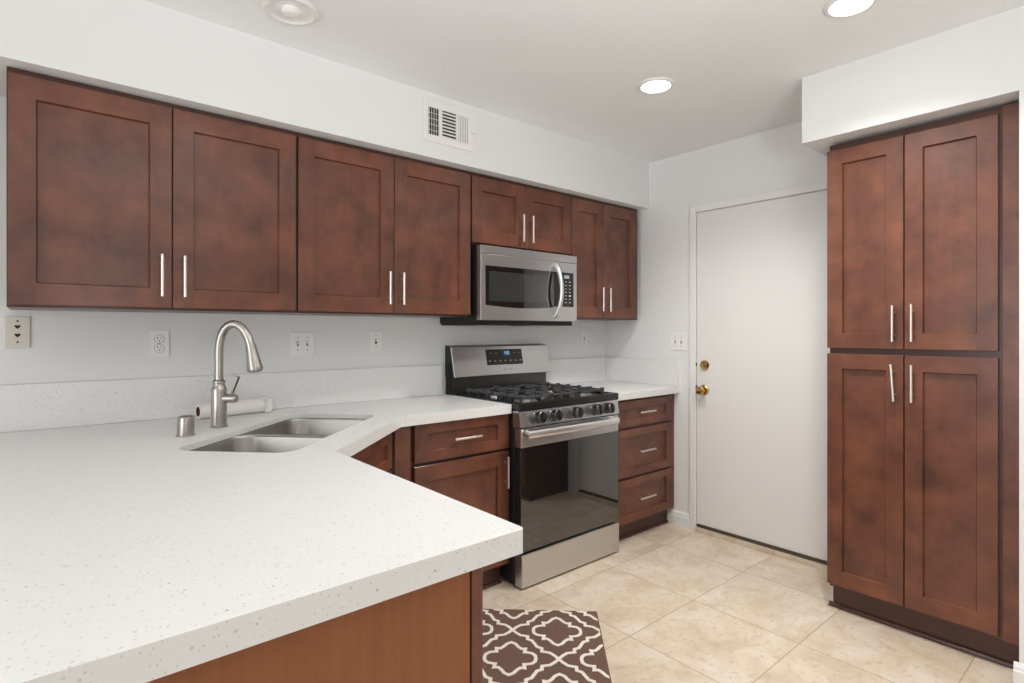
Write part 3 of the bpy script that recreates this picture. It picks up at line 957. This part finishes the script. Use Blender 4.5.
t, M = plate_thing('phone_jack_plate', 'ivory phone jack plate with two black sockets at the far left', 'wall plate', -0.057, 1.2755, 0.070, 0.118, IVORY)
for z in (0.019, -0.012):
    j = MB()
    hs = [(0.0, -0.007), (0.008, 0.001), (0.0085, 0.005), (0.005, 0.0075), (0.0, 0.0055), (-0.005, 0.0075), (-0.0085, 0.005), (-0.008, 0.001)]
    j.prism(hs, 0, 0.0012)
    j.xform(M @ Matrix(((1, 0, 0, 0), (0, 0, 1, -0.0068), (0, 1, 0, z), (0, 0, 0, 1))))
    j.build('jack_socket', DARKHOLE, t)
for z in (0.041, -0.036):
    screw(t, M, 0, z, DARKHOLE)
t, M = plate_thing('outlet', 'white duplex power outlet on the back wall left of the faucet', 'outlet', 0.386, 1.227, 0.070, 0.115, PLASTIC)
for z in (0.0195, -0.0195):
    r = MB().lathe([(0, 0), (0.0172, 0), (0.0165, 0.0022), (0, 0.0022)], (0, -0.006, z), (0, -1, 0), 28)
    for v in r.bm.verts:
        v.co.x = max(-0.0150, min(0.0150, v.co.x))
    ro = r.xform(M).build('receptacle', PLASTIC, t)
    rim = MB()
    for k_ in range(28):
        a0, a1 = 2 * math.pi * k_ / 28, 2 * math.pi * (k_ + 1) / 28
        rim.poly([Vector((rr * math.cos(a), -0.0064, z + rr * math.sin(a))) for rr, a in ((0.0168, a0), (0.0186, a0), (0.0186, a1), (0.0168, a1))])
    rim.xform(M).build('receptacle_gap', GREYPRINT, ro)
    sl = MB()
    sl.box(-0.0075, -0.0050, -0.0088, -0.0078, z, z + 0.009).box(0.0050, 0.0070, -0.0088, -0.0078, z + 0.001, z + 0.008)
    sl.lathe([(0, 0), (0.0026, 0), (0.0026, 0.001), (0, 0.001)], (0, -0.0078, z - 0.0075), (0, -1, 0), 12)
    sl.xform(M).build('slots', DARKHOLE, ro)
screw(t, M, 0, 0)
t, M = plate_thing('double_light_switch', 'white double toggle switch plate on the back wall right of the faucet', 'light switch', 0.981, 1.2185, 0.116, 0.114, PLASTIC)
for x in (-0.023, 0.023):
    toggle(t, M, x, 0)
t, M = plate_thing('light_switch', 'white single switch plate on the back wall just left of the range', 'light switch', 1.369, 1.225, 0.072, 0.108, PLASTIC)
toggle(t, M, 0, 0, DARKHOLE)
t, M = plate_thing('light_switch', 'white single switch plate in the shadow behind the right end of the range', 'light switch', 2.998, 1.225, 0.074, 0.112, PLASTIC)
toggle(t, M, 0, 0)
t, M = plate_thing('double_light_switch', 'white double toggle switch plate on the right wall beside the door', 'light switch', None, 1.210, 0.116, 0.114, PLASTIC, 'right', 2.106)
for x in (-0.023, 0.023):
    toggle(t, M, x, 0)

# ------------------------------------------------------------------ air register on the soffit
VX0, VX1, VZ0, VZ1 = 1.424, 1.722, 2.206, 2.412
VR = thing('air_vent', 'white metal air register on the soffit above the cabinets', 'vent', ((VX0 + VX1) / 2, YS, VZ0))
fr = MB()
yv = YS - 0.001
iz0, iz1 = VZ0 + 0.035, VZ1 - 0.038
secs = ((1.449, 1.510), (1.528, 1.612), (1.627, 1.690))
fr.box(VX0, VX1, yv - 0.007, yv, VZ0, iz0, 0.002).box(VX0, VX1, yv - 0.007, yv, iz1, VZ1, 0.002)
xs = [VX0] + [x for s in secs for x in s] + [VX1]
for i in range(0, 8, 2):
    fr.box(xs[i], xs[i + 1], yv - 0.007, yv, iz0 - 0.003, iz1 + 0.003, 0.0015)
fr.build('frame', TRIMW, VR)
MB().box(secs[0][0] - 0.003, secs[2][1] + 0.003, yv - 0.0008, yv, iz0 - 0.003, iz1 + 0.003).build('duct_backing', DARKHOLE, VR)
l1 = MB()
for i in range(5):
    x = secs[0][0] + 0.004 + i * 0.0135
    l1.box(x, x + 0.0016, yv - 0.006, yv - 0.003, iz0, iz1)
for i in range(4):
    z = iz0 + 0.022 + i * 0.028
    l1.box(secs[0][0], secs[0][1], yv - 0.003, yv - 0.001, z, z + 0.0018)
l1.build('grille', TRIMW, VR)
l2 = MB()
for i in range(8):
    z = iz0 + 0.004 + i * 0.0168
    l2.box(secs[1][0], secs[1][1], -0.0025, 0.0025, -0.0008, 0.0008)
    l2.bm.verts.ensure_lookup_table()
    for v in list(l2.bm.verts)[-8:]:
        v.co.z += z + v.co.y * -0.9
        v.co.y += yv - 0.0045
l2.build('level_louvres', TRIMW, VR)
l3 = MB()
for i in range(6):
    x = secs[2][0] + 0.002 + i * 0.0107
    l3.box(x, x + 0.0078, yv - 0.0062, yv - 0.0045, iz0, iz1, 0.0004)
l3.build('upright_louvres', TRIMW, VR)
MB().box(1.698, 1.7035, yv - 0.0085, yv - 0.006, 2.27, 2.31).box(1.702, 1.728, yv - 0.016, yv - 0.007, 2.298, 2.312, 0.002).build('lever', TRIMW, VR)

# ------------------------------------------------------------------ recessed ceiling lamps
def can(x, y, label, lit, r=0.086, watts=SPOT_SEEN):
    t = thing('ceiling_light', label, 'ceiling light', (x, y, ZC), 'recessed ceiling lights')
    if lit:
        MB().lathe([(r, 0.0), (r, 0.003), (r - 0.006, 0.008), (r - 0.018, 0.009), (r - 0.020, 0.004), (r - 0.020, 0.0)], (x, y, ZC - 0.0005), (0, 0, -1), 44, cap=False).build('trim_ring', TRIMW, t)
        MB().lathe([(0, 0.005), (r - 0.021, 0.005), (r - 0.021, 0.001), (0, 0.001)], (x, y, ZC - 0.0005), (0, 0, -1), 44, cap=False).build('lens', LAMPLIT, t)
        sd = bpy.data.lights.new('downlight_beam', 'SPOT')
        sd.energy = watts
        sd.color = (1.0, 0.985, 0.96)
        sd.spot_size = math.radians(138)
        sd.spot_blend = 0.9
        sd.shadow_soft_size = 0.06
        so_ = bpy.data.objects.new('downlight_beam', sd)
        COL.objects.link(so_)
        so_.location = (0, 0, -0.012)
        so_.parent = t
    else:
        MB().lathe([(r + 0.012, 0.0), (r + 0.012, 0.003), (r + 0.004, 0.009), (r - 0.006, 0.010), (r - 0.012, 0.005), (r - 0.030, 0.0015)], (x, y, ZC - 0.0005), (0, 0, -1), 44, cap=False).build('trim_ring', TRIMW, t)
        MB().lathe([(r - 0.030, 0.001), (r - 0.034, 0.003), (r - 0.048, 0.001), (0, 0.001)], (x, y, ZC - 0.0005), (0, 0, -1), 44, cap=False).build('baffle', CEIL, t)
        MB().lathe([(0.036, 0.001), (0.034, 0.010), (0.024, 0.018), (0, 0.021)], (x, y, ZC - 0.0005), (0, 0, -1), 32, cap=False).build('bulb', PLASTIC, t)
    return t
can(2.233, 1.577, 'lit recessed ceiling light nearest the back corner, over the range', True)
can(2.205, 0.735, 'lit recessed ceiling light at the top edge in front of the pantry', True)
ADDED_CANS = ((0.70, 1.00, 'added unseen recessed fill light above the near end of the peninsula'),
          (1.45, 0.40, 'added unseen recessed fill light over the floor between peninsula and pantry'),
          (-0.75, 0.75, 'added unseen recessed fill light over the room left of the peninsula'),
          (-1.60, -1.60, 'added unseen recessed fill light in the far corner behind the viewer'),
          (1.20, -1.80, 'added unseen recessed fill light behind the viewer, nearer the window'))
for hx_, hy_, lab_ in ADDED_CANS:  # out-of-view lamps added to fill the room with overhead light
    can(hx_, hy_, lab_, True, watts=SPOT_ADDED)
can(0.700, 2.065, 'unlit recessed ceiling light at the top edge left of the vent', False)

# ------------------------------------------------------------------ pantry
XP = 2.770
PY_F, PY_M, PY_N = 1.022, 0.7225, 0.421           # far edge, gap, near edge of the doors
PT = thing('pantry_cabinet', 'tall four-door brown pantry cabinet recessed beside the white door', 'cabinet', (3.0, 0.69, 0))
pb = MB()
pb.box(XP + 0.021, XW - 0.002, YN + 0.002, 1.018, 0.105, 2.134, 0.001)
pb.build('body', WFRAME, PT)
MB().box(XP + 0.019, XP + 0.024, YN + 0.003, PY_N - 0.010, 0.105, 2.134, 0.001).build('filler_strip', WV, PT)
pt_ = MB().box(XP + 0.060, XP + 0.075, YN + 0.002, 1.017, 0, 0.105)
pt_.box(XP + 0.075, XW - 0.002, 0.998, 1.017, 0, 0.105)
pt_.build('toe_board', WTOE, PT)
sm = MB()
QP = [(0, 0), (0.016, 0), (0.015, 0.007), (0.010, 0.014), (0, 0.018)]
sm.extrude_xsec([(-a, h) for a, h in QP], (XP + 0.060, YN + 0.002, 0), (XP + 0.060, 1.032, 0))
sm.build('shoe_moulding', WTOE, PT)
rz = -math.pi / 2
def pdoor(ya, yb_, z0, z1, hy, hz, tilt=0, label=None):
    w_ = ya - yb_
    front(PT, 'door', (XP, ya, z0), rz, w_, z1 - z0, 0.063, 0.066, (ya - hy, hz - z0, False, tilt), label)
pdoor(PY_F, PY_M + 0.002, 1.203, 2.104, 0.7575, 1.311)
pdoor(PY_M - 0.002, PY_N, 1.203, 2.104, 0.690, 1.313)
pdoor(PY_F, PY_M + 0.002, 0.122, 1.177, 0.7575, 1.060, math.radians(-3.5), 'pantry door with a slightly crooked handle')
pdoor(PY_M - 0.002, PY_N, 0.122, 1.177, 0.690, 1.062)

# ------------------------------------------------------------------ rug with a trellis of quatrefoils
K = Vector((1.933, 1.682, 0))
E1, E2 = Vector((-0.731, 0.682, 0)).normalized(), Vector((-0.682, -0.731, 0)).normalized()
RW, RL, RH = 0.61, 0.95, 0.010
def clip(poly):
    for axis, lim, sgn in ((0, 0.006, 1), (0, RW - 0.006, -1), (1, 0.006, 1), (1, RL - 0.006, -1)):
        out = []
        for i in range(len(poly)):
            a, b_ = poly[i], poly[(i + 1) % len(poly)]
            da, db = sgn * (a[axis] - lim), sgn * (b_[axis] - lim)
            if da >= 0:
                out.append(a)
            if da * db < 0:
                f = da / (da - db)
                out.append((a[0] + (b_[0] - a[0]) * f, a[1] + (b_[1] - a[1]) * f))
        poly = out
        if len(poly) < 3:
            return []
    return poly
rug = MB()
tmp = bmesh.new()
bmesh.ops.create_cube(tmp, size=1)
for v in tmp.verts:
    v.co = Vector((RW / 2 + v.co.x * RW, RL / 2 + v.co.y * RL, RH / 2 + 0.0005 + v.co.z * RH))
bmesh.ops.bevel(tmp, geom=[e for e in tmp.edges if e.verts[0].co.z > 0.005 and e.verts[1].co.z > 0.005], offset=0.004, segments=2, affect='EDGES')
rug.merge(tmp)
ZK = [0]
def stroke(pts, closed, wd=0.0135):
    """a mitred line of raised cream pile"""
    ZK[0] = (ZK[0] + 1) % 7
    zt = RH + 0.0020 + ZK[0] * 0.00008
    P_ = [Vector(p) for p in pts]
    n = len(P_)
    L, R = [], []
    for i in range(n):
        a = P_[i - 1] if (closed or i > 0) else P_[i] * 2 - P_[i + 1]
        b_ = P_[(i + 1) % n] if (closed or i < n - 1) else P_[i] * 2 - P_[i - 1]
        d0, d1 = (P_[i] - a).normalized(), (b_ - P_[i]).normalized()
        t_ = (d0 + d1).normalized()
        nn = Vector((-t_.y, t_.x))
        k_ = wd / 2 / max(0.55, nn.dot(Vector((-d0.y, d0.x))))
        L.append(P_[i] + nn * k_)
        R.append(P_[i] - nn * k_)
    for i in range(n if closed else n - 1):
        j = (i + 1) % n
        p = clip([tuple(L[i]), tuple(R[i]), tuple(R[j]), tuple(L[j])])
        if p:
            lo = [rug.bm.verts.new((x, y, RH + 0.0004)) for x, y in p]
            hi = [rug.bm.verts.new((x, y, zt)) for x, y in p]
            rug.bm.faces.new(hi).material_index = 1
            for q_ in range(len(p)):
                rug.bm.faces.new([lo[q_], lo[(q_ + 1) % len(p)], hi[(q_ + 1) % len(p)], hi[q_]]).material_index = 1
qf = [(1.0, 0.0), (0.97, 0.19), (0.84, 0.32), (0.62, 0.37), (0.55, 0.37), (0.58, 0.60), (0.42, 0.58), (0.30, 0.70), (0.17, 0.90), (0.0, 1.0)]
og = [(1.0, 0.0), (0.92, 0.105), (0.82, 0.20), (0.655, 0.235), (0.655, 0.345), (0.555, 0.39), (0.5, 0.5)]
og = og + [(1 - x, 1 - y) for x, y in reversed(og[:-1])]
HX, HY = 0.188, 0.203
for i in range(-1, 5):
    for j in range(-1, 6):
        if (i + j) % 2:
            continue
        cx, cy = 0.187 + (i - 1) * HX, 0.180 + (j - 1) * HY
        ring_ = []
        for sx, sy, rev in ((1, 1, 0), (-1, 1, 1), (-1, -1, 0), (1, -1, 1)):
            seq = qf if not rev else list(reversed(qf))
            ring_ += [(cx + sx * x * 0.100, cy + sy * y * 0.108) for x, y in seq[:-1]]
        stroke(ring_, True)
        for sx, sy in ((1, 1), (-1, 1)):
            stroke([(cx + sx * x * HX, cy + sy * y * HY) for x, y in og], False)
Mr = Matrix((tuple((E1.x, E2.x, 0, K.x)), (E1.y, E2.y, 0, K.y), (0, 0, 1, 0), (0, 0, 0, 1)))
rug.xform(Mr)
RO = rug.build('rug', [RUGB, RUGW], None, (K.x - 0.5, K.y - 0.1, 0))
tag(RO, 'brown rug with cream trellis pattern on the tiled floor before the sink', 'rug')

for o in COL.objects:                            # building notes are not part of the scene
    for key in ('_loc', '_rot'):
        if key in o:
            del o[key]
